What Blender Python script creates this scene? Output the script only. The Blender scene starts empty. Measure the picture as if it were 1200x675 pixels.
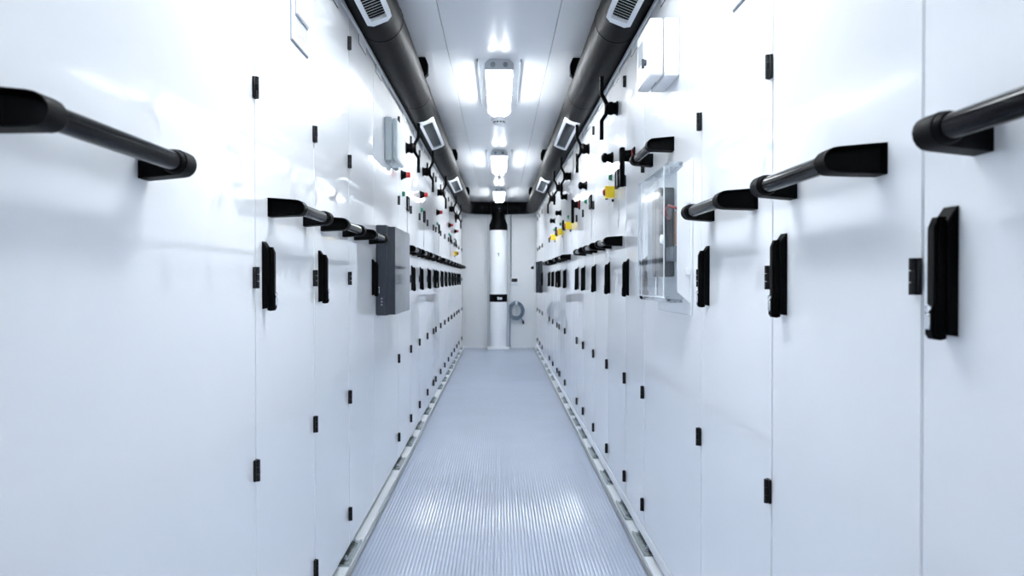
import bpy, bmesh, math
from mathutils import Vector, Matrix
PI = math.pi
R = math.radians
S = bpy.context.scene
COL = S.collection

# ------------------------------------------------------------------ camera, world, exposure
CAM_H = 1.05                       # eye height over the floor mat
FPX = 965.0
cd = bpy.data.cameras.new('camera'); cam = bpy.data.objects.new('camera', cd); COL.objects.link(cam)
cam.location = (0, 0, CAM_H)
cd.sensor_width = 36.0
cd.lens = FPX / 1200 * 36.0
cd.clip_start = 0.02
cam.rotation_euler = (R(90 - 0.594), 0, R(-0.89))
cd.dof.use_dof = True
cd.dof.focus_distance = 2.7
cd.dof.aperture_fstop = 6.3
S.camera = cam
w = bpy.data.worlds.new('world'); S.world = w; w.use_nodes = True
w.node_tree.nodes['Background'].inputs[0].default_value = (0.75, 0.85, 1.0, 1)
w.node_tree.nodes['Background'].inputs[1].default_value = 0.2
S.view_settings.view_transform = 'Standard'
S.view_settings.look = 'None'
S.view_settings.gamma = 1.0
S.view_settings.use_curve_mapping = False
S.view_settings.exposure = 1.40
S.cycles.max_bounces = 14
S.cycles.diffuse_bounces = 8
S.cycles.glossy_bounces = 6
S.cycles.transparent_max_bounces = 12
S.cycles.sample_clamp_indirect = 6.0
TUBE_STRENGTH = 40.0

# ------------------------------------------------------------------ materials
def mat(name, base, rough=0.5, metal=0.0, coat=0.0, coat_rough=0.03, spec=0.5, vary=0.03, vscale=6.0, bump=0.0, bscale=40.0):
    m = bpy.data.materials.new(name); m.use_nodes = True
    nt = m.node_tree; b = nt.nodes['Principled BSDF']
    b.inputs['Roughness'].default_value = rough
    b.inputs['Metallic'].default_value = metal
    b.inputs['Coat Weight'].default_value = coat
    b.inputs['Coat Roughness'].default_value = coat_rough
    b.inputs['Specular IOR Level'].default_value = spec
    tc = nt.nodes.new('ShaderNodeTexCoord')
    nz = nt.nodes.new('ShaderNodeTexNoise'); nz.inputs['Scale'].default_value = vscale; nz.inputs['Detail'].default_value = 3
    rp = nt.nodes.new('ShaderNodeValToRGB')
    c0 = [max(0, c * (1 - vary)) for c in base] + [1]; c1 = [min(1, c * (1 + vary)) for c in base] + [1]
    rp.color_ramp.elements[0].color = c0; rp.color_ramp.elements[0].position = 0.3
    rp.color_ramp.elements[1].color = c1; rp.color_ramp.elements[1].position = 0.7
    nt.links.new(tc.outputs['Object'], nz.inputs['Vector'])
    nt.links.new(nz.outputs['Fac'], rp.inputs['Fac'])
    nt.links.new(rp.outputs['Color'], b.inputs['Base Color'])
    if bump:
        n2 = nt.nodes.new('ShaderNodeTexNoise'); n2.inputs['Scale'].default_value = bscale; n2.inputs['Detail'].default_value = 2
        bp = nt.nodes.new('ShaderNodeBump'); bp.inputs['Strength'].default_value = bump; bp.inputs['Distance'].default_value = 0.01
        nt.links.new(tc.outputs['Object'], n2.inputs['Vector'])
        nt.links.new(n2.outputs['Fac'], bp.inputs['Height'])
        nt.links.new(bp.outputs['Normal'], b.inputs['Normal'])
    return m

def clear(name, tint, refl=0.12, haze=0.0, hazecol=(0.8, 0.85, 0.9), rough=0.05):
    """thin clear plastic sheet: transmits, reflects more at grazing angles, a little milky"""
    m = bpy.data.materials.new(name); m.use_nodes = True
    nt = m.node_tree; nt.nodes.clear()
    out = nt.nodes.new('ShaderNodeOutputMaterial')
    tr = nt.nodes.new('ShaderNodeBsdfTransparent'); tr.inputs[0].default_value = (*tint, 1)
    gl = nt.nodes.new('ShaderNodeBsdfGlossy'); gl.inputs[0].default_value = (1, 1, 1, 1); gl.inputs['Roughness'].default_value = rough
    df = nt.nodes.new('ShaderNodeBsdfTranslucent' if name == 'lamp_cover' else 'ShaderNodeBsdfDiffuse'); df.inputs[0].default_value = (*hazecol, 1)
    m1 = nt.nodes.new('ShaderNodeMixShader'); m1.inputs[0].default_value = haze
    fr = nt.nodes.new('ShaderNodeFresnel'); fr.inputs['IOR'].default_value = 1.25 + refl
    m2 = nt.nodes.new('ShaderNodeMixShader')
    nt.links.new(tr.outputs[0], m1.inputs[1]); nt.links.new(df.outputs[0], m1.inputs[2])
    nt.links.new(fr.outputs[0], m2.inputs[0])
    nt.links.new(m1.outputs[0], m2.inputs[1]); nt.links.new(gl.outputs[0], m2.inputs[2])
    nt.links.new(m2.outputs[0], out.inputs[0])
    return m

def emit(name, col, k):
    m = bpy.data.materials.new(name); m.use_nodes = True
    nt = m.node_tree; nt.nodes.clear()
    out = nt.nodes.new('ShaderNodeOutputMaterial'); e = nt.nodes.new('ShaderNodeEmission')
    e.inputs[0].default_value = (*col, 1); e.inputs[1].default_value = k
    nt.links.new(e.outputs[0], out.inputs[0]); return m

M = {}
M['door'] = mat('glossy_white_powder_coat', (0.85, 0.866, 0.888), rough=0.4, coat=0.85, coat_rough=0.018, vary=0.012, vscale=1.5, bump=0.004, bscale=2.2)
M['body'] = mat('cabinet_body_shaded', (0.07, 0.075, 0.08), rough=0.5)  # darkened so the shade in the door seams lies in its colour
M['rail'] = mat('white_frame_paint', (0.85, 0.866, 0.888), rough=0.35, vary=0.01)
M['black'] = mat('black_plastic', (0.0018, 0.002, 0.0024), rough=0.5, spec=0.035, vary=0.2, vscale=20)
M['rod'] = mat('black_anodised_tube', (0.002, 0.0023, 0.0028), rough=0.14, spec=0.05, vary=0.2, vscale=20)
M['duct'] = mat('black_duct_insulation', (0.0016, 0.0019, 0.0023), rough=0.52, spec=0.045, vary=0.25, vscale=5, bump=0.15, bscale=6)
M['hinge'] = mat('charcoal_hinge', (0.008, 0.009, 0.011), rough=0.5, spec=0.2)
M['chrome'] = mat('chrome', (0.75, 0.77, 0.8), rough=0.18, metal=1.0)
M['galv'] = mat('galvanised_steel', (0.33, 0.38, 0.38), rough=0.38, metal=0.8, vary=0.2, vscale=40)
M['dgalv'] = mat('dark_galvanised_steel', (0.075, 0.095, 0.095), rough=0.5, metal=0.5, vary=0.25, vscale=40)
M['alu'] = mat('grey_edge_trim', (0.27, 0.285, 0.30), rough=0.4, metal=0.3)
M['strip'] = mat('white_kerb_paint', (0.80, 0.83, 0.85), rough=0.4, vary=0.02)
M['gap_shade'] = mat('plinth_gap_shadow', (0.12, 0.13, 0.14), rough=0.6)  # darkened plinth: gap shadow under the cabinets put into its colour
M['wall'] = mat('white_wall_panel', (0.88, 0.895, 0.915), rough=0.35, coat=0.4, coat_rough=0.1, vary=0.015, vscale=2)
M['ceil'] = mat('white_ceiling_panel', (0.87, 0.885, 0.905), rough=0.3, coat=0.6, coat_rough=0.12, vary=0.012, vscale=2)
M['joint'] = mat('panel_joint_grey', (0.16, 0.17, 0.18), rough=0.8)
M['floor'] = mat('ribbed_floor_blue_grey', (0.34, 0.40, 0.52), rough=0.28, coat=0.42, coat_rough=0.08, vary=0.05, vscale=3)
M['lgrey'] = mat('light_grey_plastic', (0.62, 0.68, 0.70), rough=0.4)
M['white'] = mat('white_plastic', (0.85, 0.87, 0.89), rough=0.3, vary=0.01)
M['dgrey'] = mat('dark_grey_plastic', (0.036, 0.044, 0.055), rough=0.42, spec=0.3)
M['mgrey'] = mat('mid_grey_plastic', (0.25, 0.28, 0.31), rough=0.45)
M['red'] = mat('red_plastic', (0.36, 0.02, 0.018), rough=0.35)
M['yellow'] = mat('yellow_plastic', (0.90, 0.66, 0.02), rough=0.35)
M['green'] = mat('green_plastic', (0.0, 0.16, 0.085), rough=0.3)
M['hose'] = mat('blue_grey_hose', (0.16, 0.22, 0.30), rough=0.35, vary=0.15, vscale=30)
M['screen'] = mat('pale_display', (0.62, 0.66, 0.70), rough=0.15)
M['dscreen'] = mat('dark_display', (0.02, 0.022, 0.025), rough=0.12)
M['print'] = mat('grey_print', (0.30, 0.32, 0.35), rough=0.5)
M['copper'] = mat('copper_bar', (0.75, 0.5, 0.35), rough=0.35, metal=0.8)
M['clear'] = clear('clear_hood', (0.90, 0.93, 0.96), 0.15, 0.07)
M['smoke'] = clear('smoked_cover', (0.55, 0.62, 0.70), 0.2, 0.22, (0.42, 0.5, 0.58))
M['cover'] = clear('lamp_cover', (0.97, 0.985, 1.0), 0.08, 0.35, (0.95, 0.97, 0.98), 0.1)
M['tube'] = emit('fluorescent_tube', (0.95, 0.978, 1.0), TUBE_STRENGTH)
M['tray'] = mat('lamp_tray_white', (0.85, 0.88, 0.9), rough=0.4)
M['lamp_grey'] = mat('lamp_end_grey', (0.62, 0.65, 0.68), rough=0.45)

# ------------------------------------------------------------------ mesh helpers
def newbm(): return bmesh.new()

def box(bm, x0, x1, y0, y1, z0, z1, bev=0.0, seg=1):
    r = bmesh.ops.create_cube(bm, size=1.0)
    vs = r['verts']
    for v in vs:
        v.co = Vector(((x0 + x1) / 2 + v.co.x * (x1 - x0), (y0 + y1) / 2 + v.co.y * (y1 - y0), (z0 + z1) / 2 + v.co.z * (z1 - z0)))
    if bev:
        es = list({e for v in vs for e in v.link_edges})
        bmesh.ops.bevel(bm, geom=es, offset=bev, segments=seg, affect='EDGES', clamp_overlap=True)

def prism(bm, pts, axis, a0, a1, bev=0.0, seg=1, shear=None):
    """pts: 2-D outline; axis 'x' -> (y,z), 'y' -> (x,z), 'z' -> (x,y)"""
    def co(p, a):
        if axis == 'x': return Vector((a, p[0], p[1]))
        if axis == 'y': return Vector((p[0], a, p[1]))
        return Vector((p[0], p[1], a))
    lo = [bm.verts.new(co(p, a0)) for p in pts]
    hi = [bm.verts.new(co(p, a1)) for p in pts]
    n = len(pts)
    f0 = bm.faces.new(lo[::-1]); f1 = bm.faces.new(hi)
    sides = [bm.faces.new((lo[i], lo[(i + 1) % n], hi[(i + 1) % n], hi[i])) for i in range(n)]
    fs = [f0, f1] + sides
    bmesh.ops.recalc_face_normals(bm, faces=fs)
    if shear:
        for v in lo + hi: v.co = shear(v.co)
    if bev:
        es = list(set(f0.edges) | set(f1.edges))
        bmesh.ops.bevel(bm, geom=es, offset=bev, segments=seg, affect='EDGES', clamp_overlap=True)
    return f0, f1

def frame_of(d):
    d = d.normalized()
    up = Vector((0, 0, 1)) if abs(d.z) < 0.9 else Vector((0, 1, 0))
    a = d.cross(up).normalized(); b = d.cross(a).normalized()
    return a, b

def lathe(bm, o, d, prof, seg=16, caps=True):
    """prof: list of (radius, distance along d)"""
    o = Vector(o); d = Vector(d).normalized(); a, b = frame_of(d)
    rings = []
    for r, t in prof:
        rings.append([bm.verts.new(o + d * t + (a * math.cos(2 * PI * k / seg) + b * math.sin(2 * PI * k / seg)) * max(r, 1e-5)) for k in range(seg)])
    fs = []
    for i in range(len(rings) - 1):
        for k in range(seg):
            fs.append(bm.faces.new((rings[i][k], rings[i][(k + 1) % seg], rings[i + 1][(k + 1) % seg], rings[i + 1][k])))
    if caps:
        fs.append(bm.faces.new(rings[0][::-1])); fs.append(bm.faces.new(rings[-1]))
    bmesh.ops.recalc_face_normals(bm, faces=fs)

def sweep(bm, pts, section, closed=False, caps=True):
    """sweep a 2-D section [(u,v)] or a radius along pts, with transported frames"""
    pts = [Vector(p) for p in pts]; n = len(pts)
    if not isinstance(section, list):
        r = section; section = [(r * math.cos(2 * PI * k / 12), r * math.sin(2 * PI * k / 12)) for k in range(12)]
    tans = []
    for i in range(n):
        if closed: t = pts[(i + 1) % n] - pts[i - 1]
        else:
            t = (pts[min(i + 1, n - 1)] - pts[i]).normalized() + (pts[i] - pts[max(i - 1, 0)]).normalized()
        tans.append(t.normalized())
    a, b = frame_of(tans[0]); rings = []
    for i in range(n):
        if i:
            a = (a - tans[i] * a.dot(tans[i])).normalized(); b = tans[i].cross(a).normalized()
        k = 1.0
        if 0 < i < n - 1 and not closed:
            c = max(0.5, tans[i].dot((pts[i + 1] - pts[i]).normalized())); k = 1 / c if len(section) < 9 else 1.0
        rings.append([bm.verts.new(pts[i] + a * u + b * v) for u, v in section])
    m = len(section); fs = []
    for i in range(n if closed else n - 1):
        j = (i + 1) % n
        for q in range(m):
            fs.append(bm.faces.new((rings[i][q], rings[i][(q + 1) % m], rings[j][(q + 1) % m], rings[j][q])))
    if caps and not closed:
        fs.append(bm.faces.new(rings[0][::-1])); fs.append(bm.faces.new(rings[-1]))
    bmesh.ops.recalc_face_normals(bm, faces=fs)

CACHE = {}
def mesh(key, build, m, smooth=40):
    if key in CACHE: return CACHE[key]
    bm = newbm(); build(bm)
    me = bpy.data.meshes.new(str(key)); bm.to_mesh(me); bm.free()
    me.materials.append(M[m])
    if smooth:
        for p in me.polygons: p.use_smooth = True
        me.set_sharp_from_angle(angle=R(smooth))
    CACHE[key] = me
    return me

def part(name, me, parent=None, loc=(0, 0, 0), rot=None, label=None, kind=None):
    o = bpy.data.objects.new(name, me); COL.objects.link(o)
    o.location = loc
    if rot: o.rotation_euler = rot
    if parent: o.parent = parent
    if label: o['label'] = label
    if kind: o['kind'] = kind
    return o

def thing(name, label, cat, loc=(0, 0, 0), rz=0.0, group=None, me=None):
    if len(label.split()) > 16: print('LONG', len(label.split()), label)
    o = bpy.data.objects.new(name, me); COL.objects.link(o)
    o.location = loc; o.rotation_euler = (0, 0, rz)
    o['label'] = label; o['category'] = cat
    if group: o['group'] = group
    if me is None: o.empty_display_size = 0.05
    return o

def struct(name, me, loc=(0, 0, 0), parent=None):
    return part(name, me, parent, loc, kind='structure')

def plain(key, m, *boxes, bev=0.0, smooth=40):
    def b(bm):
        for q in boxes: box(bm, *q, bev=bev)
    return mesh(key, b, m, smooth)

ORD = ['nearest', 'second', 'third', 'fourth', 'fifth', 'sixth', 'seventh', 'eighth', 'ninth', 'tenth', 'eleventh', 'twelfth', 'thirteenth',
       'fourteenth', 'fifteenth', 'sixteenth', 'seventeenth', 'eighteenth', 'nineteenth', 'twentieth', 'twenty-first', 'twenty-second']

# ------------------------------------------------------------------ dimensions
WX = 0.56            # cabinet faces at x = -WX and +WX
Y0, Y1 = -2.4, 12.62  # end walls
SX = 1.18            # side walls
CZ = 2.23            # ceiling underside
H = CAM_H

# ------------------------------------------------------------------ structure
def floor_bm(bm):
    pitch = 0.014; n = 75; x = -n * pitch / 2; prof = []
    for i in range(n):
        prof += [(x + pitch * q / 6, 0.0011 * (1 - (q / 3 - 1) ** 2)) for q in range(6)]
        x += pitch
    prof.append((x, 0.0))
    a = [bm.verts.new((p[0], Y0, p[1])) for p in prof]; b = [bm.verts.new((p[0], Y1, p[1])) for p in prof]
    for i in range(len(prof) - 1): bm.faces.new((a[i], a[i + 1], b[i + 1], b[i]))
    z = -0.02
    c = [bm.verts.new((prof[0][0], Y0, z)), bm.verts.new((prof[-1][0], Y0, z)), bm.verts.new((prof[-1][0], Y1, z)), bm.verts.new((prof[0][0], Y1, z))]
    bm.faces.new((c[3], c[2], c[1], c[0]))
    bm.faces.new((a[0], b[0], c[3], c[0])); bm.faces.new((b[-1], a[-1], c[1], c[2]))
struct('floor', mesh('floor', floor_bm, 'floor', smooth=18))
plinth_n = 0
for s, side in ((-1, 'left'), (1, 'right')):
    a, b = (0.535, 0.60)
    xs = sorted((s * a, s * b))
    struct('trim_%d' % (1 if s < 0 else 2), plain(('strip', s), 'strip', (xs[0], xs[1], Y0, Y1, -0.02, 0.024)))
    xs = sorted((s * 0.5255, s * 0.5345))
    struct('trim_%d' % (3 if s < 0 else 4), plain(('edge', s), 'alu', (xs[0], xs[1], Y0, Y1, -0.02, 0.012)))
    xs = sorted((s * 0.601, s * SX))
    struct('baseboard_' + side, plain(('plinth', s), 'gap_shade', (xs[0], xs[1], Y0, Y1, -0.02, 0.049)))
    xs = sorted((s * SX, s * (SX + 0.05)))
    struct('wall_' + side, plain(('wall', s), 'wall', (xs[0], xs[1], Y0 - 0.05, Y1 + 0.05, -0.02, CZ + 0.06)))
struct('wall_back', plain('wall_back', 'wall', (-SX, SX, Y1, Y1 + 0.05, -0.02, CZ + 0.06)))
struct('wall_front', plain('wall_front', 'wall', (-SX, SX, Y0 - 0.05, Y0, -0.02, CZ + 0.06)))
ceiling = struct('ceiling', plain('ceiling', 'joint', (-SX, SX, Y0, Y1, CZ + 0.012, CZ + 0.06)))
def panel(x0, x1, y0, y1):
    g = 0.0016
    me = plain(('cpanel', round(x1 - x0, 3), round(y1 - y0, 3)), 'ceil', (-(x1 - x0) / 2 + g, (x1 - x0) / 2 - g, -(y1 - y0) / 2 + g, (y1 - y0) / 2 - g, 0, 0.0119), bev=0.001)
    part('ceiling_panel', me, ceiling, ((x0 + x1) / 2, (y0 + y1) / 2, CZ))
SEAM = 0.266
for (x0, x1, cuts) in ((-SX, -SEAM, (Y0, -0.52, 1.88, 4.28, 6.68, 9.08, 11.48, Y1)), (-SEAM, SEAM, (Y0, 0.2, 3.27, 6.35, 9.55, Y1)), (SEAM, SX, (Y0, -0.52, 1.88, 4.28, 6.68, 9.08, 11.48, Y1))):
    for a, b in zip(cuts[:-1], cuts[1:]): panel(x0, x1, a, b)

# ------------------------------------------------------------------ cabinet hardware (local frame: +x out of the door, y along the wall, z up)
def bracket_bm(sgn):
    def b(bm):
        pts = [(0, -0.023), (0, 0.023), (0.03, 0.0215), (0.055, 0.020)]
        for k in range(0, 9):
            t = R(90 - k * 22.5); pts.append((0.064 + 0.0205 * math.cos(t), 0.0 + 0.0195 * math.sin(t)))
        pts += [(0.055, -0.020), (0.03, -0.0215)]
        sh = lambda c: Vector((c.x, c.y + sgn * 0.25 * c.x, c.z))
        f0, f1 = prism(bm, pts, 'y', -0.02, 0.02, shear=sh)
        f = f0 if sgn > 0 else f1            # the outer end: a hollow pocket
        bmesh.ops.inset_region(bm, faces=[f], thickness=0.005, depth=0.0)
        bmesh.ops.translate(bm, verts=list(f.verts), vec=(0, sgn * 0.016, 0))
    return b
def bar_handle(parent, y, z, span=0.36):
    h = part('bar_handle', None, parent, (0, y, z)); h.empty_display_size = 0.03
    a, b = -span / 2, span / 2
    part('end_bracket', mesh('brk_a', bracket_bm(1), 'black', 30), h, (0, a, 0))
    part('end_bracket', mesh('brk_b', bracket_bm(-1), 'black', 30), h, (0, b, 0))
    def rod(bm): lathe(bm, (0.064, a + 0.022, 0), (0, 1, 0), [(0.0145, 0), (0.0145, span - 0.044)], 20)
    part('grip_tube', mesh(('rod', span), rod, 'rod'), h)
    def collar(bm): lathe(bm, (0, 0, 0), (0, 1, 0), [(0.0185, 0), (0.0185, 0.014), (0.016, 0.02)], 20)
    part('collar', mesh('collar', collar, 'black'), h, (0.064, a + 0.03, 0))
    part('collar', mesh('collar', collar, 'black'), h, (0.064, b - 0.03, 0), rot=(0, 0, PI))
    return h

def lock_base(bm):
    pts = [(0, -0.080), (0.013, -0.078), (0.014, 0.062), (0.002, 0.080), (0, 0.080)]
    prism(bm, pts, 'y', -0.017, 0.017, bev=0.0015)
def lock_lever(bm):
    pts = [(0.010, 0.067), (0.010, -0.083), (0.017, -0.085), (0.025, -0.084), (0.029, -0.078), (0.029, -0.05), (0.0265, -0.04), (0.0265, 0.054), (0.021, 0.067)]
    prism(bm, pts, 'y', -0.0115, 0.0115, bev=0.004, seg=2)
def lock_cyl(bm):
    lathe(bm, (0.0265, 0, -0.046), (1, 0, 0), [(0.0058, 0), (0.0058, 0.0045), (0.004, 0.005)], 12)
    box(bm, 0.027, 0.0315, -0.0055, 0.0055, -0.072, -0.052, bev=0.0015)
def swing_lock(parent, y, z):
    k = part('swing_lock', None, parent, (0, y, z)); k.empty_display_size = 0.03
    part('lock_base', mesh('lock_base', lock_base, 'black', 30), k)
    part('lock_lever', mesh('lock_lever', lock_lever, 'black', 40), k)
    part('lock_cylinder', mesh('lock_cyl', lock_cyl, 'chrome', 40), k, label='chrome lock cylinder')

def hinge_bm(bm):
    box(bm, 0, 0.006, -0.010, 0.010, -0.0245, 0.0245, bev=0.001)
    for z0, z1 in ((-0.0245, -0.0085), (-0.0075, 0.0075), (0.0085, 0.0245)):
        lathe(bm, (0.0075, 0.0, z0), (0, 0, 1), [(0.0058, 0), (0.0058, z1 - z0)], 8)
def hinge(parent, y, z): part('hinge', mesh('hinge', hinge_bm, 'hinge', 40), parent, (0.0, y, z))

def switch_hub(bm):
    lathe(bm, (0, 0, 0), (1, 0, 0), [(0.034, 0), (0.034, 0.006), (0.029, 0.008), (0.027, 0.02), (0.031, 0.024), (0.031, 0.040), (0.024, 0.046), (0.012, 0.058)], 18)
def switch_bar(bm):
    sec = [(-0.009, -0.006), (0.009, -0.006), (0.009, 0.006), (-0.009, 0.006)]
    path = [(0.075, 0, 0.150), (0.075, 0, 0.066), (0.053, 0, 0.026), (0.053, 0, -0.026), (0.075, 0, -0.060), (0.075, 0, -0.148)]
    sweep(bm, path, sec)
    lathe(bm, (0.047, 0, 0), (1, 0, 0), [(0.02, 0), (0.02, 0.012), (0.016, 0.014)], 14)
def switch_mark(bm): box(bm, 0.0605, 0.0618, -0.0025, 0.0025, -0.012, 0.012)
def rotary_switch(parent, y, z):
    k = part('rotary_switch', None, parent, (0, y, z)); k.empty_display_size = 0.03
    part('hub', mesh('switch_hub', switch_hub, 'black', 35), k)
    part('lever', mesh('switch_bar', switch_bar, 'black', 35), k)
    part('position_mark', mesh('switch_mark', switch_mark, 'white'), k, label='white position mark')

def pistol_hub(bm):
    box(bm, 0, 0.006, -0.034, 0.034, -0.034, 0.034, bev=0.002)
    lathe(bm, (0.006, 0, 0), (1, 0, 0), [(0.028, 0), (0.024, 0.02), (0.024, 0.034)], 16)
def pistol_ring(bm): lathe(bm, (0.010, 0, 0), (1, 0, 0), [(0.0285, 0), (0.0285, 0.004)], 16)
def pistol_lever(bm):
    prism(bm, [(-0.016, 0.034), (0.016, 0.034), (0.016, -0.02), (0.012, -0.11), (0.008, -0.128), (-0.008, -0.128), (-0.012, -0.11), (-0.016, -0.02)], 'x', 0.040, 0.060, bev=0.003)
def pistol_switch(parent, y, z):
    k = part('pistol_switch', None, parent, (0, y, z)); k.empty_display_size = 0.03
    part('hub', mesh('pistol_hub', pistol_hub, 'black', 35), k)
    part('ring', mesh('pistol_ring', pistol_ring, 'red', 35), k, label='thin red ring')
    part('lever', mesh('pistol_lever', pistol_lever, 'black', 35), k)

def knob_base(bm): lathe(bm, (0, 0, 0), (1, 0, 0), [(0.029, 0), (0.029, 0.005), (0.023, 0.012), (0.017, 0.030)], 18)
def knob_red(bm): lathe(bm, (0.029, 0, 0), (1, 0, 0), [(0.0155, 0), (0.0165, 0.014), (0.0155, 0.022), (0.011, 0.025)], 18)
def knob_black(bm): lathe(bm, (0.028, 0, 0), (1, 0, 0), [(0.018, 0), (0.024, 0.006), (0.024, 0.018), (0.017, 0.024), (0.012, 0.027)], 14)
def knob_tip(bm): lathe(bm, (0.054, 0, 0), (1, 0, 0), [(0.0115, 0), (0.010, 0.004), (0.004, 0.0055)], 12)
def selector(parent, y, z, red):
    k = part('selector_knob', mesh('knob_base', knob_base, 'black', 35), parent, (0, y, z))
    if red: part('knob_cap', mesh('knob_red', knob_red, 'red', 35), k, label='red knob cap')
    else:
        part('knob_cap', mesh('knob_black', knob_black, 'black', 35), k)
        part('knob_tip', mesh('knob_tip', knob_tip, 'mgrey', 35), k, label='grey knob tip')
    # its little engraved scale plate
    return k

def estop_house(bm):
    box(bm, 0, 0.030, -0.026, 0.026, -0.028, 0.028, bev=0.003)
    prism(bm, [(-0.026, -0.028), (0.026, -0.028), (0.026, 0.028), (-0.026, 0.028), (-0.026, 0.021), (0.018, 0.021), (0.018, -0.021), (-0.026, -0.021)], 'x', 0.028, 0.044)
def estop_knob(bm): lathe(bm, (0.028, 0, 0), (1, 0, 0), [(0.009, 0), (0.009, 0.008), (0.0175, 0.010), (0.0185, 0.018), (0.013, 0.025), (0.005, 0.027)], 18)
def estop_tag(bm): box(bm, 0, 0.010, -0.008, 0.008, -0.046, -0.034, bev=0.001)
def estop(parent, y, z):
    k = part('emergency_stop', mesh('estop_house', estop_house, 'yellow', 30), parent, (0, y, z), label='yellow emergency stop housing')
    part('mushroom_button', mesh('estop_knob', estop_knob, 'red', 40), k, label='red mushroom button')
    part('key_tag', mesh('estop_tag', estop_tag, 'black', 30), k, label='small black piece below the stop')

def green_bm(bm):
    lathe(bm, (0, 0, 0), (1, 0, 0), [(0.0165, 0), (0.0165, 0.006), (0.013, 0.007), (0.013, 0.013), (0.009, 0.016)], 14)
def green_button(parent, y, z): part('green_button', mesh('green', green_bm, 'green', 40), parent, (0, y, z), label='green push button')

def meter_frame(bm):
    for q in ((-0.046, -0.036, -0.042, 0.042), (0.036, 0.046, -0.042, 0.042), (-0.036, 0.036, 0.032, 0.042), (-0.036, 0.036, -0.042, -0.032)):
        box(bm, 0, 0.012, *q)
def meter_screen(bm): box(bm, 0, 0.007, -0.036, 0.036, -0.032, 0.032)
def meter(parent, y, z):
    k = part('panel_meter', mesh('meter_frame', meter_frame, 'black', 30), parent, (0, y, z))
    part('meter_screen', mesh('meter_screen', meter_screen, 'screen'), k, label='pale meter screen')

def mimic_bm(bm):
    t = 0.0012
    box(bm, 0, t, -0.002, 0.002, -0.16, -0.02)
    for z in (-0.055, -0.095):
        lathe(bm, (0, -0.012, z), (1, 0, 0), [(0.008, 0), (0.008, t)], 12)
    prism(bm, [(-0.030, -0.140), (-0.026, -0.140), (0.0, -0.176), (0.026, -0.140), (0.030, -0.140), (0.0, -0.184)], 'x', 0, t)
    box(bm, 0, t, 0.028, 0.030, -0.14, 0.0)
def mimic(parent, y, z): part('mimic_diagram', mesh('mimic', mimic_bm, 'print'), parent, (0, y, z), label='grey printed circuit line on the door')

def plate_bm(bm):
    box(bm, 0, 0.0015, -0.085, 0.085, 0, 0.034)
def plate_edge_shade(bm):  # dark L strip: shadow along the plate's edges, put in as colour
    prism(bm, [(-0.0875, -0.0026), (0.085, -0.0026), (0.085, -0.0001), (-0.0851, -0.0001), (-0.0851, 0.034), (-0.0875, 0.034)], 'x', 0, 0.002)
def nameplate(parent, y, z):
    k = part('name_plate', mesh('plate', plate_bm, 'white'), parent, (0, y, z))
    part('plate_edge_shade', mesh('plate_edge_shade', plate_edge_shade, 'dgrey'), k, label='dark painted shadow line along the plate edge')

def grille_frame(bm):
    w, h = 0.094, 0.125
    for q in ((-w, -w + 0.02, -h, h), (w - 0.02, w, -h, h), (-w + 0.02, w - 0.02, h - 0.02, h), (-w + 0.02, w - 0.02, -h, -h + 0.02)):
        box(bm, 0, 0.007, *q)
def grille_back(bm): box(bm, 0, 0.002, -0.074, 0.074, -0.105, 0.105)
def grille_slat(bm):
    for k in range(8): box(bm, 0.001, 0.006, -0.073, 0.073, -0.103 + k * 0.0065, -0.100 + k * 0.0065)
def grille_cover(bm): box(bm, 0.001, 0.016, -0.07, 0.07, -0.05, 0.104, bev=0.002)
def grille_rib(bm):
    for k in range(9): box(bm, 0.0155, 0.0175, -0.054 + k * 0.0125, -0.048 + k * 0.0125, -0.03, 0.095)
def grille(parent, y, z):
    k = part('filter_grille', mesh('gr_frame', grille_frame, 'rail', 30), parent, (0, y, z))
    part('grille_back', mesh('gr_back', grille_back, 'body'), k, label='grey mesh backing')
    part('frame_gap_shade', plain('gr_gap', 'mgrey', (0, 0.003, -0.0965, 0.0965, -0.1285, 0.1275)), k, label='thin grey painted gap shadow round the frame')  # added grey strip: the shadow line round the frame, put in as colour
    part('cover_gap_shade', plain('gr_gap2', 'mgrey', (0.0022, 0.009, -0.0725, 0.0725, -0.0535, 0.1035)), k, label='thin grey painted gap shadow round the cover')  # same for the cover: its gap shadow drawn as a grey strip
    part('lower_louvres', mesh('gr_slat', grille_slat, 'rail'), k, kind='stuff')
    part('filter_cover', mesh('gr_cover', grille_cover, 'white'), k)
    part('cover_ribs', mesh('gr_rib', grille_rib, 'lgrey'), k, kind='stuff')

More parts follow.
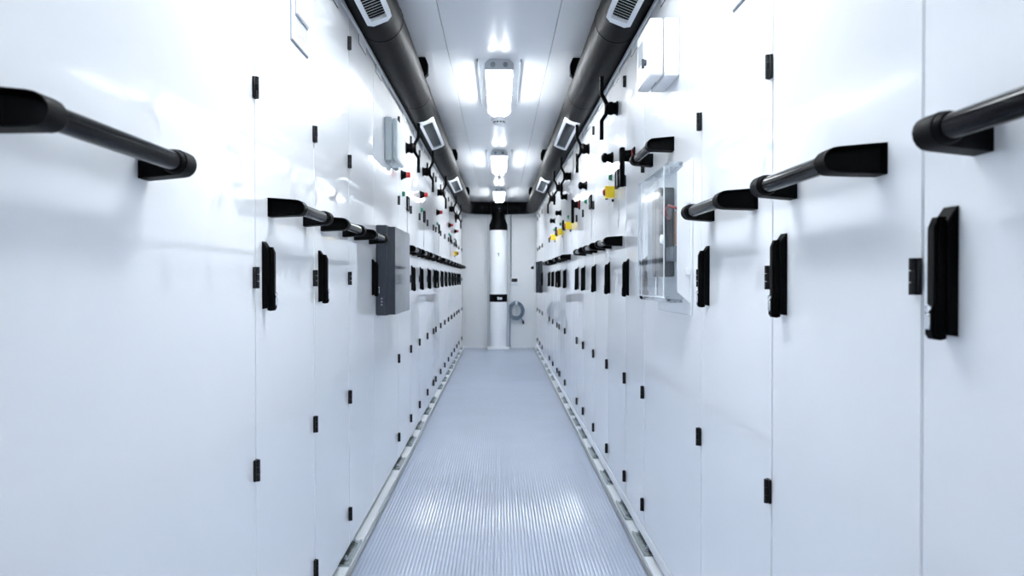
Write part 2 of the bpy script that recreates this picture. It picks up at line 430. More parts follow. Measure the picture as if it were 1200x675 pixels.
# ------------------------------------------------------------------ cabinets
ZB = 0.05                                   # world height of the cabinet base
HZ = [0.875, 0.437, 0.004, -0.437, -0.873]   # hinge heights about eye level
def zl(h): return h + CAM_H - ZB             # eye-relative height -> local z
def door_bm(w, z0, z1):
    def b(bm):
        box(bm, -0.022, 0.0, -w / 2 + 0.0022, w / 2 - 0.0022, z0, z1, bev=0.0018, seg=2)
    return b
cab_objs = []
def cabinet(side, y0, y1, feats, label):
    s = -1 if side == 'left' else 1
    wd = round(y1 - y0, 3); yc = (y0 + y1) / 2
    t = thing('switchgear_cabinet', label, 'cabinet', (s * WX, yc, ZB), 0 if s < 0 else PI, 'white switchgear cabinets along the aisle')
    L = (lambda Y: (Y - yc)) if s < 0 else (lambda Y: (yc - Y))
    top = 2.0
    dz0 = 0.004 if s < 0 else 0.042
    part('body', plain(('body', side, wd), 'body', (-0.60, -0.0235, -wd / 2 + 0.001, wd / 2 - 0.001, 0.0, top)), t)
    part('door', mesh(('door', side, wd), door_bm(wd, dz0, top - 0.020), 'door', 30), t)
    part('top_rail', plain(('rail', side, wd), 'rail', (-0.0225, 0.004, -wd / 2 + 0.001, wd / 2 - 0.001, top - 0.017, top), bev=0.001), t)
    if s > 0:
        part('bottom_rail', plain(('brail', wd), 'rail', (-0.0225, 0.003, -wd / 2 + 0.001, wd / 2 - 0.001, 0.0, 0.039), bev=0.001), t)
    for f in feats:
        k, a = f[0], f[1:]
        if k == 'hinges':
            for h in HZ: hinge(t, wd / 2 - 0.0102, zl(h))
        elif k == 'lock': swing_lock(t, (wd / 2 - 0.045) if (side, y0) == ('left', 3.078) else (-wd / 2 + 0.070), zl(0.010))
        elif k == 'bar': bar_handle(t, L(a[0]), zl(a[1]), a[2] if len(a) > 2 else 0.36)
        elif k == 'switch': rotary_switch(t, L(a[0]), zl(a[1]))
        elif k == 'pistol': pistol_switch(t, L(a[0]), zl(a[1]))
        elif k == 'redknob': selector(t, L(a[0]), zl(a[1]), True)
        elif k == 'knob': selector(t, L(a[0]), zl(a[1]), False)
        elif k == 'green': green_button(t, L(a[0]), zl(a[1]))
        elif k == 'meter': meter(t, L(a[0]), zl(a[1])); mimic(t, L(a[0]), zl(a[1]) - 0.045)
        elif k == 'estop': estop(t, L(a[0]), zl(a[1]))
        elif k == 'plate': nameplate(t, L(a[0]), zl(0.943))
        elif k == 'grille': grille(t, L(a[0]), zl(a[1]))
    return t

LEFT = [-1.09, -0.19, 0.71, 1.899, 2.503, 3.078, 3.69, 4.574, 5.195, 5.76, 6.39, 6.97, 7.23, 7.83, 8.41, 9.02, 9.616, 10.18, 10.80, 11.35, 12.23]
RIGHT = [-0.72, -0.12, 0.48, 1.081, 1.679, 2.269, 3.169, 3.631, 4.234, 4.834, 5.437, 5.88, 6.33, 6.947, 7.60, 7.876, 8.50, 9.12, 9.72, 10.60, 11.27, 11.90, 12.50]
BH = 0.175
LF = {
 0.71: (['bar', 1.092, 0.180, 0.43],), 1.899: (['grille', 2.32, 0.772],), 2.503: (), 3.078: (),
 3.69: (), 4.574: (['switch', 4.97, .79], ['redknob', 4.72, .597], ['green', 4.78, .495], ['meter', 5.02, .46]),
 5.76: (['switch', 6.04, .787], ['redknob', 5.86, .60], ['green', 5.9, .497], ['meter', 6.12, .465]),
 7.23: (['switch', 7.5, .79], ['redknob', 7.37, .60], ['green', 7.4, .50], ['meter', 7.62, .465]),
 9.02: (['switch', 9.25, .788], ['redknob', 9.12, .60], ['green', 9.15, .50], ['meter', 9.4, .465]),
 10.18: (['switch', 10.42, .79], ['redknob', 10.28, .60], ['green', 10.32, .5], ['meter', 10.55, .465], ['estop', 10.1 + 0.2, .325]),
}
LDESC = {
 -1.09: 'out of view behind the camera', -0.19: 'beside the camera and out of view', 0.71: 'widest plain door, cut by the left picture edge, with long handle',
 1.899: 'first full narrow door, with a white filter grille near its top', 2.503: 'plain door with second full bar handle and lock, no grille',
 3.078: 'plain door directly before the dark grey distribution box', 3.69: 'wide door that carries the dark grey distribution box',
}
RF = {
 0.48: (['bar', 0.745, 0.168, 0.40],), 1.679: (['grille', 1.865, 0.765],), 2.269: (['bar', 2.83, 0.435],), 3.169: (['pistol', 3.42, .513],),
 3.631: (['switch', 3.90, .81], ['knob', 4.06, .60], ['green', 4.10, .508], ['meter', 3.86, .47], ['estop', 4.02, .426]),
 4.834: (['switch', 5.13, .813], ['knob', 5.26, .60], ['green', 5.27, .50], ['meter', 5.0, .47]),
 5.437: (['pistol', 5.72, .52],),
 6.33: (['switch', 6.43, .805], ['knob', 6.78, .68], ['green', 6.6, .5], ['estop', 6.42, .42]),
 6.947: (['switch', 7.25, .805], ['knob', 7.43, .60], ['green', 7.45, .5], ['meter', 7.15, .47], ['estop', 7.27, .42]),
 7.876: (['switch', 8.20, .805], ['knob', 8.24, .587], ['green', 8.3, .5], ['meter', 8.05, .47], ['estop', 8.22, .42]),
}
RDESC = {
 -0.72: 'out of view behind the camera', -0.12: 'beside the camera and out of view', 0.48: 'cut by the right picture edge, largest lock and bar handle',
 1.081: 'first door seen at full width, plain, with a bar handle', 1.679: 'plain door before the clear box, filter grille at its top',
 2.269: 'wide door carrying the clear box', 3.169: 'narrow door with a black pistol lever just past the clear box',
 5.437: 'narrow door with the farther black pistol lever',
}
NOBAR_L = {-1.09, -0.19, 0.71, 3.69, 6.97}
NOBAR_R = {0.48, 2.269, 3.169, 5.437, 5.88, 7.60, 9.12, 9.72, 10.60}
NOLOCK_R = {6.33, 9.72}
vis = 0
for i, (a, b) in enumerate(zip(LEFT[:-1], LEFT[1:])):
    f = [list(q) for q in LF.get(a, ())]
    if a != 3.69: f.append(['lock'])
    if b != 3.69: f.append(['hinges'])
    if a not in NOBAR_L: f.append(['bar', (a + b) / 2 if a < 11 else a + 0.3, BH])
    if b - a > 0.4 and a > 1.8: f.append(['plate', 3.84 if a == 3.69 else (a + b) / 2])
    n = i - 2
    if a in LDESC: d = LDESC[a]
    else:
        bits = 'with switch lever and red-tipped knob' if a in LF else ('very narrow filler with a lock only' if a == 6.97 else 'plain upper half without knob or lever')
        if a == 10.18: bits = 'with lever, red knob and yellow emergency stop'
        if a == 11.35: bits = 'farthest and wide, next to the end wall'
        d = '%s from the camera, %s' % (ORD[n], bits)
    cabinet('left', a, b, f, 'white left-row cabinet, ' + d)
for i, (a, b) in enumerate(zip(RIGHT[:-1], RIGHT[1:])):
    f = [list(q) for q in RF.get(a, ())]
    if a not in (9.12, 10.60): f.append(['lock'])
    if a not in (6.33, 9.72): f.append(['hinges'])
    if b in (6.33,): f = [q for q in f if q[0] != 'lock']
    if a not in NOBAR_R: f.append(['bar', 6.62 if a == 6.33 else (a + b) / 2, BH])
    if b - a > 0.4 and a > 2: f.append(['plate', 2.76 if a == 2.269 else (a + b) / 2])
    n = i - 2
    if a in RDESC: d = RDESC[a]
    else:
        bits = 'with switch lever, black knob and yellow emergency stop' if a in RF else 'plain upper half without knob or lever'
        if a == 4.834: bits = 'with switch lever and black knob, no yellow stop'
        if a == 7.60: bits = 'very narrow filler with a lock only'
        if a == 10.60: bits = 'carrying the small far grey box'
        if a == 11.90: bits = 'farthest, next to the end wall'
        d = '%s from the camera, %s' % (ORD[n], bits)
    cabinet('right', a, b, f, 'white right-row cabinet, ' + d)

# ------------------------------------------------------------------ anchor brackets on the kerbs
def anchor_plate(bm):
    prism(bm, [(-0.034, 0.0), (0.030, 0.0), (0.030, 0.006), (-0.028, 0.006), (-0.028, 0.022), (-0.034, 0.022)], 'y', -0.14, 0.14, bev=0.0008)
    box(bm, 0.024, 0.030, -0.14, 0.14, 0.0055, 0.010)
def anchor_pad(bm): box(bm, -0.028, 0.009, -0.13, 0.13, 0.0062, 0.0085)
def anchor_bolt(bm):
    lathe(bm, (0, 0, 0.006), (0, 0, 1), [(0.012, 0), (0.012, 0.0025)], 14)
    lathe(bm, (0, 0, 0.0085), (0, 0, 1), [(0.0085, 0), (0.0085, 0.007)], 6)
    lathe(bm, (0, 0, 0.0155), (0, 0, 1), [(0.0045, 0), (0.0045, 0.008)], 8)
for side, seams in (('left', LEFT[5:6] + LEFT[7:21]), ('right', RIGHT[6:22])):
    s = -1 if side == 'left' else 1
    n = 0
    prev = -9
    for y in seams:
        if y - prev < 0.35 or y > 12.3: continue
        prev = y
        t = thing('anchor_bracket', 'galvanised anchor bracket with two bolts on the %s floor kerb, %s from the camera' % (side, ORD[n]), 'bracket',
                  (s * 0.5665, y, 0.0241), 0 if s < 0 else PI, 'anchor brackets along the floor kerbs')
        n += 1
        part('plate', mesh('anchor_plate', anchor_plate, 'galv', 30), t)
        part('pad', mesh('anchor_pad', anchor_pad, 'dgalv', 30), t, label='dark steel pad beside the cabinet foot')
        for q in (-0.095, 0.095): part('bolt', mesh('anchor_bolt', anchor_bolt, 'chrome', 30), t, (0.010, q, 0.0026))

# ------------------------------------------------------------------ wall-mounted boxes
def mount(name, label, cat, side, y, h, group=None):
    s = -1 if side == 'left' else 1
    return thing(name, label, cat, (s * (WX - 0.0002), y, h + CAM_H), 0 if s < 0 else PI, group)

def grey_box(side, y, h, label):
    t = mount('distribution_box', label, 'electrical box', side, y, h, 'dark grey distribution boxes')
    W, Hh = 0.305, 0.20
    part('base', plain('gb_base', 'dgrey', (0.0, 0.050, -W, W, -Hh - 0.004, Hh + 0.008), bev=0.004), t)
    def fr(bm):
        for q in ((-W + 0.004, -W + 0.020, -Hh, Hh), (W - 0.020, W - 0.004, -Hh, Hh), (-W + 0.020, W - 0.020, Hh - 0.02, Hh), (-W + 0.020, W - 0.020, -Hh, -Hh + 0.02)):
            box(bm, 0.0512, 0.084, *q)
    part('cover_frame', mesh('gb_frame', fr, 'dgrey', 30), t)
    part('inner_plate', plain('gb_inner', 'mgrey', (0.0505, 0.056, -W + 0.021, W - 0.021, -Hh + 0.021, Hh - 0.021)), t, label='grey inner plate')
    for q in (-0.19, -0.06, 0.07, 0.19):
        part('breaker', plain('gb_breaker', 'dscreen', (0.0562, 0.074, -0.025, 0.025, -0.085, 0.06), bev=0.003), t, (0, q, 0))
    part('cover_pane', plain('gb_pane', 'smoke', (0.0842, 0.0872, -W + 0.004, W - 0.004, -Hh, Hh), bev=0.001), t, label='smoked translucent cover')
    def scr(bm):
        for k in range(3): lathe(bm, (0.026, -W, -Hh + 0.045 + 0.014 * k), (0, -1, 0), [(0.0042, 0), (0.0042, 0.003)], 8)
    part('side_screws', mesh('gb_screws', scr, 'mgrey'), t)
    return t
grey_box('left', 4.055, 0.04, 'dark grey distribution box with smoked cover on the left cabinets')
grey_box('right', 10.94, 0.03, 'small-looking far grey box near the end of the right row')

# light grey junction box on the left
t = mount('junction_box', 'light grey junction box high on the left row beside the first switch lever', 'electrical box', 'left', 4.21, 0.69)
part('base', plain('lj_base', 'lgrey', (0.0, 0.034, -0.165, 0.165, -0.108, 0.108), bev=0.004), t)
part('cover', plain('lj_cover', 'lgrey', (0.0345, 0.060, -0.158, 0.158, -0.102, 0.102), bev=0.007), t)
part('side_flange', plain('lj_fl', 'lgrey', (0.002, 0.028, 0.1652, 0.172, -0.09, 0.09), bev=0.002), t)
for q in (-0.12, 0.12): part('cable_gland', mesh('lj_gland', lambda bm: lathe(bm, (0, 0, 0), (0, 0, -1), [(0.014, 0), (0.014, 0.008), (0.010, 0.012)], 12), 'lgrey'), t, (0.022, q, -0.108))

# white junction box high on the right
t = mount('junction_box', 'white junction box with a dark latch high on the right row above the clear box', 'electrical box', 'right', 2.668, 0.722)
part('base', plain('wj_base', 'white', (0.0, 0.048, -0.117, 0.117, -0.09, 0.09), bev=0.004), t)
part('cover', plain('wj_cover', 'white', (0.050, 0.094, -0.117, 0.117, -0.09, 0.09), bev=0.006), t)
part('window', plain('wj_win', 'print', (0.0942, 0.0955, -0.085, 0.0, -0.02, 0.05)), t, label='pale grey window in the cover')
def latch(bm):
    lathe(bm, (0.0942, 0, 0), (1, 0, 0), [(0.010, 0), (0.010, 0.006), (0.006, 0.008)], 12)
    box(bm, 0.100, 0.108, -0.004, 0.004, -0.018, 0.012, bev=0.001)
part('latch', mesh('wj_latch', latch, 'dgrey', 40), t, (0, 0.055, -0.035), label='dark grey latch')
part('base_slot', plain('wj_slot', 'mgrey', (0.055, 0.058, -0.06, 0.03, -0.0912, -0.0902)), t)
part('hinge_cap', plain('wj_cap', 'white', (0.06, 0.09, -0.1185, -0.1172, 0.055, 0.08)), t)

# clear-hooded box on the right
t = mount('clear_box', 'transparent hooded meter box with white back frame on the right row', 'electrical box', 'right', 2.62, 0.138)
W, Hh = 0.24, 0.208
part('back_plate', plain('cb_back', 'white', (0.0, 0.006, -W - 0.004, W + 0.012, -Hh - 0.035, Hh + 0.004), bev=0.002), t)
def cb_frame(bm):
    o = 0.0062; d = 0.044; k = 0.045
    # a ring whose sides lean inwards from the wall to the hood
    def ring(w_, h_, x): return [Vector((x, -w_, -h_)), Vector((x, w_, -h_)), Vector((x, w_, h_)), Vector((x, -w_, h_))]
    rings = [ring(W, Hh, o), ring(W, Hh - k * 0.75, d), ring(W - 0.012, Hh - k * 0.75 - 0.012, d), ring(W - 0.012, Hh - 0.012, o)]
    vs = [[bm.verts.new(c) for c in r] for r in rings]; fs = []
    for i in range(4):
        A, B = vs[i], vs[(i + 1) % 4]
        for j in range(4): fs.append(bm.faces.new((A[j], A[(j + 1) % 4], B[(j + 1) % 4], B[j])))
    bmesh.ops.recalc_face_normals(bm, faces=fs)
def cb_side(bm):
    prism(bm, [(0.0062, -Hh), (0.0062, Hh), (0.044, Hh - 0.034), (0.044, -Hh + 0.034)], 'y', -0.003, 0.003, bev=0.0008)
part('side_cheek', mesh('cb_side', cb_side, 'white', 30), t, (0, W - 0.003, 0), label='white side cheek')
part('side_cheek', mesh('cb_side', cb_side, 'white', 30), t, (0, -W + 0.003, 0), label='white side cheek')
def hood(bm):
    box(bm, 0.010, 0.079, -W + 0.010, W - 0.0075, -Hh + 0.002, Hh - 0.002, bev=0.014, seg=3)
    fs = [f for f in bm.faces if f.calc_center_median().x < 0.0115]
    bmesh.ops.delete(bm, geom=fs, context='FACES')
part('hood', mesh('cb_hood', hood, 'clear', 40), t, label='clear plastic hood')
def rim(bm):
    e = 0.0022
    pts = [(0.0785, W - 0.020, -Hh + 0.016), (0.0785, W - 0.020, Hh - 0.016), (0.0785, -W + 0.022, Hh - 0.016), (0.0785, -W + 0.022, -Hh + 0.016)]
    sweep(bm, pts + [pts[0]], [(e * math.cos(2 * PI * k / 6), e * math.sin(2 * PI * k / 6)) for k in range(6)])
part('hood_rim', mesh('cb_rim', rim, 'lgrey', 40), t)
part('inner_plate', plain('cb_inner', 'white', (0.0062, 0.012, -W + 0.012, W - 0.012, -Hh + 0.012, Hh - 0.012)), t)
for q, zz in ((-0.04, 0.0), (0.025, 0.0)):
    part('switch_block', plain('cb_blk', 'dgrey', (0.0121, 0.060, -0.028, 0.028, -0.13, 0.15), bev=0.004), t, (0, q, zz))
for q in range(5):
    part('terminal', plain('cb_term', 'mgrey', (0.0121, 0.042, -0.012, 0.012, -0.022, 0.022), bev=0.002), t, (0, 0.075 + 0.030 * q, -0.06))
for q in range(3):
    part('busbar', plain('cb_bus', 'copper', (0.0121, 0.022, -0.008, 0.008, -0.05, 0.05)), t, (0, 0.095 + 0.045 * q, 0.02))
def wire(bm): sweep(bm, [(0.03, 0.055, 0.05), (0.05, 0.09, 0.075), (0.048, 0.14, 0.085), (0.03, 0.20, 0.07)], 0.004)
part('cable', mesh('cb_wire', wire, 'red', 60), t, label='red cable inside the hood')
def cb_lock(bm): lathe(bm, (0.0785, 0, 0), (1, 0, 0), [(0.014, 0), (0.014, 0.006), (0.009, 0.008)], 16)
part('hood_lock', mesh('cb_lock', cb_lock, 'white', 40), t, (0, W - 0.034, -0.02))
for zz in (0.09, -0.115):
    part('clip', plain('cb_clip', 'white', (0.006, 0.02, W + 0.0005, W + 0.008, -0.010, 0.010), bev=0.002), t, (0, 0, zz))

# ------------------------------------------------------------------ air ducts
DX, DZ, DR = 0.49, CAM_H + 1.072, 0.093
CY = 12.40
def duct_run(bm):
    pts = [(0, Y0 + 0.05, 0)]
    yb = CY - 0.26
    n = 24
    for i in range(1, n): pts.append((0, Y0 + 0.05 + (yb - Y0 - 0.05) * i / n, 0))
    for k in range(0, 9):
        t = R(k * 11.25); pts.append((0.26 - 0.26 * math.cos(t), yb + 0.26 * math.sin(t), 0))
    pts.append((DX - 0.125, CY, 0))
    sweep(bm, pts, [(DR * math.cos(2 * PI * k / 28), DR * math.sin(2 * PI * k / 28)) for k in range(28)])
def duct_band(bm): lathe(bm, (0, -0.012, 0), (0, 1, 0), [(DR + 0.0005, 0), (DR + 0.002, 0.004), (DR + 0.002, 0.020), (DR + 0.0005, 0.024)], 28, caps=False)
def clip_bm(bm):
    prism(bm, [(0.060, CZ - DZ - 0.001), (0.098, CZ - DZ - 0.001), (0.112, 0.075), (0.112, 0.02), (0.094, 0.005), (0.080, 0.030)], 'y', -0.026, 0.026, bev=0.002)
VL = 1.0; ALPHA = R(-70)       # grille faces down and slightly into the aisle
def vent_frame(bm):
    w, L, c = 0.052, VL / 2, 0.035
    outer = [(-w, -L + c), (-w + c * 0.6, -L), (w - c * 0.6, -L), (w, -L + c), (w, L - c), (w - c * 0.6, L), (-w + c * 0.6, L), (-w, L - c)]
    wi = 0.032; Li = L - 0.05
    inner = [(-wi, -Li), (-wi, -Li), (wi, -Li), (wi, -Li), (wi, Li), (wi, Li), (-wi, Li), (-wi, Li)]
    inner = [(-wi, -Li + 0.001), (-wi + 0.001, -Li), (wi - 0.001, -Li), (wi, -Li + 0.001), (wi, Li - 0.001), (wi - 0.001, Li), (-wi + 0.001, Li), (-wi, Li - 0.001)]
    z0, z1 = 0.0, 0.028
    lo = [bm.verts.new((p[0], p[1], z0)) for p in outer]; hi = [bm.verts.new((p[0] * 0.95, p[1] * 0.995, z1)) for p in outer]
    ih = [bm.verts.new((p[0], p[1], z1)) for p in inner]; il = [bm.verts.new((p[0], p[1], z0 + 0.004)) for p in inner]
    fs = []
    for a, b in ((lo, hi), (hi, ih), (ih, il)):
        for i in range(8):
            j = (i + 1) % 8
            fs.append(bm.faces.new((a[i], a[j], b[j], b[i])))
    bmesh.ops.recalc_face_normals(bm, faces=fs)
def vent_back(bm): box(bm, -0.033, 0.033, -VL / 2 + 0.045, VL / 2 - 0.045, 0.0045, 0.007)
def vent_slat(bm):
    prism(bm, [(-0.007, 0.0250), (0.007, 0.0205), (0.007, 0.0217), (-0.007, 0.0262)], 'x', -0.0318, 0.0318)
for s, side in ((-1, 'left'), (1, 'right')):
    t = thing('air_duct', 'black round air duct along the top of the %s cabinet row' % side, 'duct', (s * DX, 0, DZ), 0, 'black air ducts under the ceiling')
    if s > 0:
        me = mesh('duct', duct_run, 'duct', 50).copy()
        for v in me.vertices: v.co.x = -v.co.x
        me.flip_normals()
    else: me = mesh('duct', duct_run, 'duct', 50)
    part('pipe', me, t)
    for y in (-1.7, -0.6, 1.0, 1.9, 3.42, 4.75, 6.5, 7.8, 9.5, 10.8, 11.7):
        part('joint_band', mesh('duct_band', duct_band, 'duct', 50), t, (0, y, 0))
    for y in (-1.68, 1.36, 4.41, 7.50, 10.55):
        c = part('hanger_clip', mesh('clip', clip_bm, 'black', 30), t, (0, y, 0), rot=(0, 0, 0 if s < 0 else PI))
    for y in (-0.38, 2.66, 5.64, 8.66):
        # grille plane: local +z is the outward normal
        ang = R(180 - 22) if s < 0 else R(180 + 22)
        nrm = Vector((-s * math.sin(R(22)), 0, -math.cos(R(22))))
        v = part('vent_grille', mesh('vent_frame', vent_frame, 'white', 30), t, tuple(nrm * (DR - 0.016) + Vector((0, y, 0))), rot=(0, ang, 0), label='pale grey vent grille frame')
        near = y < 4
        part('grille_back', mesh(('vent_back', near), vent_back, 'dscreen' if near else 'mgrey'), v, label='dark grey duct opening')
        step = 0.027
        nsl = int((VL - 0.1) / step)
        if near:
            for q in range(nsl): part('slat', mesh('vent_slat', vent_slat, 'lgrey', 30), v, (0, -VL / 2 + 0.058 + q * step, 0))
        else:
            def many(bm):
                for q in range(nsl):
                    yy = -VL / 2 + 0.058 + q * step
                    prism(bm, [(yy - 0.007, 0.0250), (yy + 0.007, 0.0205), (yy + 0.007, 0.0217), (yy - 0.007, 0.0262)], 'x', -0.0318, 0.0318)
            part('slats', mesh('vent_slats', many, 'mgrey', 30), v, kind='stuff')

t = thing('duct_riser', 'white vertical riser pipe with a black tee at the middle of the end wall', 'duct', (-0.012, CY, 0.0))
def tee(bm):
    lathe(bm, (-0.122 + 0.012, 0, DZ), (1, 0, 0), [(DR + 0.003, 0), (DR + 0.003, 0.244)], 28)
def tee_neck(bm): lathe(bm, (0, 0, DZ - 0.05), (0, 0, -1), [(0.095, 0), (0.098, 0.10), (0.116, 0.155), (0.136, 0.20), (0.136, 0.285)], 32)
part('tee', mesh('tee', tee, 'duct', 50), t)
part('tee_neck', mesh('tee_neck', tee_neck, 'duct', 40), t)
zt = DZ - 0.05 - 0.285
part('pipe', mesh('riser', lambda bm: lathe(bm, (0, 0, 0.04), (0, 0, 1), [(0.131, 0), (0.131, zt - 0.04)], 40), 'white', 50), t, label='white riser pipe')
part('band', mesh('riser_band', lambda bm: lathe(bm, (0, 0, H - 0.335), (0, 0, 1), [(0.1312, -0.001), (0.134, 0.004), (0.134, 0.108), (0.1312, 0.113)], 40, caps=False), 'black', 40), t, label='black band around the pipe')
def curved(bm, a0, a1, z0, z1, r0, r1):
    n = 6; vs = []
    for r in (r0, r1):
        for z in (z0, z1):
            vs.append([bm.verts.new((r * math.sin(a0 + (a1 - a0) * k / n), -r * math.cos(a0 + (a1 - a0) * k / n), z)) for k in range(n + 1)])
    fs = []
    for k in range(n):
        fs.append(bm.faces.new((vs[2][k], vs[2][k + 1], vs[3][k + 1], vs[3][k])))
        fs.append(bm.faces.new((vs[0][k], vs[0][k + 1], vs[2][k + 1], vs[2][k])))
        fs.append(bm.faces.new((vs[1][k], vs[3][k], vs[3][k + 1], vs[1][k + 1])))
    for k in (0, n):
        fs.append(bm.faces.new((vs[0][k], vs[1][k], vs[3][k], vs[2][k])))
    bmesh.ops.recalc_face_normals(bm, faces=fs)
def band_mark(bm):
    curved(bm, R(-6), R(4), H - 0.302, H - 0.262, 0.1335, 0.1352)
    curved(bm, R(7), R(24), H - 0.300, H - 0.268, 0.1335, 0.1352)
part('band_mark', mesh('band_mark', band_mark, 'screen', 40), t, label='pale mark on the black band')
part('pipe_mark', mesh('pipe_mark', lambda bm: (curved(bm, R(-6), R(6), H + 0.375, H + 0.395, 0.1305, 0.1322), curved(bm, R(-1), R(5), H + 0.345, H + 0.375, 0.1305, 0.1322)), 'mgrey', 40), t, label='small grey mark on the white pipe')
part('foot_plate', plain('riser_foot', 'white', (-0.165, 0.165, -0.15, 0.11, 0.0025, 0.039), bev=0.004), t)
for q in (-1, 1): part('side_rail', plain('riser_rail', 'lgrey', (-0.006, 0.006, 0.02, 0.085, 0.04, DZ - 0.10)), t, (q * 0.158, 0, 0))

# ------------------------------------------------------------------ thermostat, hose on the end wall
YW = Y1
t = thing('thermostat', 'small white wall controller with black display right of the riser pipe', 'controller', (0.232, YW, H - 0.03))
part('case', plain('th_case', 'white', (-0.058, 0.058, -0.030, -0.0003, -0.055, 0.055), bev=0.006), t)
part('display', plain('th_disp', 'dscreen', (-0.045, 0.045, -0.0325, -0.0302, -0.008, 0.045), bev=0.001), t, label='black display')
part('button_row', plain('th_btn', 'lgrey', (-0.03, -0.012, -0.032, -0.0302, -0.042, -0.026), (-0.008, 0.01, -0.032, -0.0302, -0.042, -0.026), (0.014, 0.032, -0.032, -0.0302, -0.042, -0.026)), t)
def conduit(bm): sweep(bm, [(-0.047, -0.010, 0.056), (-0.047, -0.010, 0.2), (-0.050, -0.010, 0.5), (-0.050, -0.010, CZ - H + 0.02)], 0.0065)
part('cable', mesh('th_cable', conduit, 'mgrey', 60), t, label='dark grey cable up to the ceiling')

t = thing('hose_coil', 'blue grey hose coiled on a wall hook beside the riser pipe', 'hose', (0.262, YW, H - 0.475))
def coil(bm):
    pts = []
    loops = 5; n = 28
    for i in range(loops * n + 1):
        a = 2 * PI * i / n + R(93); k = i / n
        rx = 0.098 + 0.020 * math.sin(k * 2.3); rz = 0.122 + 0.022 * math.cos(k * 1.9)
        pts.append((rx * math.cos(a), -0.022 - 0.014 * k, rz * math.sin(a) - 0.006 * math.sin(k * 3)))
    sweep(bm, pts, [(0.0095 * math.cos(2 * PI * k / 8), 0.0095 * math.sin(2 * PI * k / 8)) for k in range(8)])
def tail(bm):
    pts = [(-0.09, -0.10, 0.04), (-0.10, -0.105, -0.05), (-0.100, -0.10, -0.2), (-0.102, -0.09, -0.4), (-0.10, -0.08, -0.52), (-0.09, -0.085, -0.556)]
    sweep(bm, pts, [(0.0095 * math.cos(2 * PI * k / 8), 0.0095 * math.sin(2 * PI * k / 8)) for k in range(8)])
def stub(bm):
    sweep(bm, [(0.04, -0.075, -0.10), (0.085, -0.080, -0.13), (0.10, -0.080, -0.155)], 0.009)
def plug(bm): lathe(bm, (0.098, -0.08, -0.15), (0.2, 0, -1), [(0.013, 0), (0.016, 0.01), (0.016, 0.045), (0.011, 0.055)], 12)
part('hose', mesh('coil', coil, 'hose', 60), t)
part('hose_tail', mesh('tail', tail, 'hose', 60), t)
part('hose_end', mesh('stub', stub, 'hose', 60), t)
part('nozzle', mesh('plug', plug, 'dgrey', 40), t, label='dark grey hose nozzle')
def hook(bm):
    box(bm, -0.018, 0.018, -0.006, -0.0003, -0.12, 0.10, bev=0.002)
    box(bm, -0.018, 0.018, -0.10, -0.006, 0.085, 0.095, bev=0.002)
    box(bm, -0.018, 0.018, -0.106, -0.099, 0.085, 0.155, bev=0.002)
part('wall_hook', mesh('hook', hook, 'lgrey', 30), t, label='pale hook plate')

# ------------------------------------------------------------------ ceiling lamps (two fluorescent tubes each, the light of the room)
LL = 1.16
def lamp_tray(bm):
    pts = [(-0.052, 0.0), (0.052, 0.0), (0.074, -0.020), (0.074, -0.050), (-0.074, -0.050), (-0.074, -0.020)]
    prism(bm, pts, 'y', 0.018, LL - 0.018, bev=0.001)
def lamp_cap(bm):
    pts = [(-0.054, 0.0), (0.054, 0.0), (0.078, -0.022), (0.078, -0.056), (-0.078, -0.056), (-0.078, -0.022)]
    prism(bm, pts, 'y', 0.0, 0.018, bev=0.002)
def lamp_gland(bm): lathe(bm, (0, 0, 0), (0, -1, 0), [(0.013, 0), (0.013, 0.010), (0.009, 0.013)], 14)
def lamp_cover(bm):
    # open-topped trough
    sec = [(-0.072, -0.0515), (-0.070, -0.080), (-0.052, -0.092), (-0.02, -0.097), (0.02, -0.097), (0.052, -0.092), (0.070, -0.080), (0.072, -0.0515)]
    ys = [(0.019, 0.0), (0.035, 0.55), (0.10, 1.0), (LL - 0.10, 1.0), (LL - 0.035, 0.55), (LL - 0.019, 0.0)]
    rows = []
    for y, k in ys: rows.append([bm.verts.new((x, y, -0.0515 + (z + 0.0515) * k)) for x, z in sec])
    fs = []
    for a, b in zip(rows[:-1], rows[1:]):
        for i in range(len(sec) - 1): fs.append(bm.faces.new((a[i], a[i + 1], b[i + 1], b[i])))
    bmesh.ops.recalc_face_normals(bm, faces=fs)
def lamp_tube(bm): lathe(bm, (0, 0.05, -0.074), (0, 1, 0), [(0.013, 0), (0.013, LL - 0.10)], 14)
def lamp_clip(bm): box(bm, -0.004, 0.004, -0.014, 0.014, -0.066, -0.040, bev=0.001)
def lamp_rail(bm): box(bm, -0.003, 0.003, 0.0, 1.12, -0.016, -0.0005)
LAMPY = (-1.68, 1.36, 4.42, 7.50, 10.58)
LAMPD = ('behind the camera, out of view', 'above the camera, out of view', 'nearest of those in view', 'middle one of those in view', 'farthest, in front of the end wall duct')
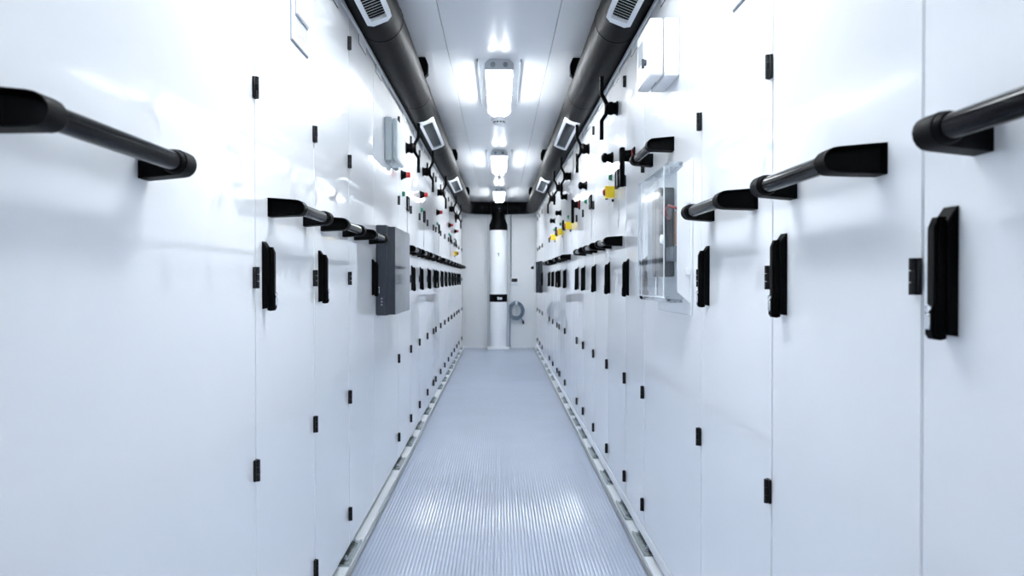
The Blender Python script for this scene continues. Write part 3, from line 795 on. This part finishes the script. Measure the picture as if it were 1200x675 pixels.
for y, d in zip(LAMPY, LAMPD):
    t = thing('ceiling_lamp', 'lit twin-tube fluorescent ceiling lamp, ' + d, 'lamp', (0, y, CZ - 0.0005), 0, 'fluorescent lamps along the ceiling')
    part('housing', mesh('lamp_tray', lamp_tray, 'tray', 30), t)
    part('end_cap', mesh('lamp_cap', lamp_cap, 'lamp_grey', 30), t, label='grey end cap')
    part('end_cap', mesh('lamp_cap', lamp_cap, 'lamp_grey', 30), t, (0, LL - 0.018, 0), label='grey end cap')
    for q in (-0.034, 0.034): part('cable_gland', mesh('lamp_gland', lamp_gland, 'mgrey', 40), t, (q, 0, -0.030), label='dark round cable gland')
    part('cover', mesh('lamp_cover', lamp_cover, 'cover', 50), t, label='clear lamp cover')
    for q in (-0.034, 0.034): part('tube', mesh('lamp_tube', lamp_tube, 'tube', 60), t, (q, 0, 0), label='glowing white tube')
    for q in (-0.0775, 0.0775):
        for yy in (0.12, 0.58, 1.04): part('clip', mesh('lamp_clip', lamp_clip, 'chrome', 30), t, (q, yy, 0), label='chrome clip')
    for q in (-0.116, 0.116): part('side_rail', mesh('lamp_rail', lamp_rail, 'mgrey', 30), t, (q, 0.0, 0), label='thin grey mounting rail')

# ------------------------------------------------------------------ smoke detector, sensor
t = thing('smoke_detector', 'round white smoke detector on the ceiling past the nearest lamp', 'detector', (0.0, 6.08, CZ - 0.0003))
part('base', mesh('sd_base', lambda bm: lathe(bm, (0, 0, 0), (0, 0, -1), [(0.058, 0), (0.058, 0.012), (0.050, 0.016)], 28), 'white', 40), t)
part('head', mesh('sd_head', lambda bm: lathe(bm, (0, 0, -0.016), (0, 0, -1), [(0.044, 0), (0.044, 0.014), (0.034, 0.026), (0.015, 0.030)], 28), 'white', 40), t)
for k in range(12):
    a = 2 * PI * k / 12
    part('slot', plain('sd_slot', 'dscreen', (0.0435, 0.0450, -0.007, 0.007, -0.029, -0.018)), t, rot=(0, 0, a + R(15)), label='dark slot')
t = thing('ceiling_sensor', 'tiny grey dome sensor on the ceiling past the middle lamp', 'sensor', (0.0, 9.40, CZ - 0.0003))
part('base', mesh('cs_base', lambda bm: lathe(bm, (0, 0, 0), (0, 0, -1), [(0.022, 0), (0.022, 0.006)], 16), 'white', 40), t)
part('dome', mesh('cs_dome', lambda bm: lathe(bm, (0, 0, -0.006), (0, 0, -1), [(0.016, 0), (0.015, 0.010), (0.009, 0.018), (0.002, 0.020)], 16), 'mgrey', 40), t, label='grey dome')
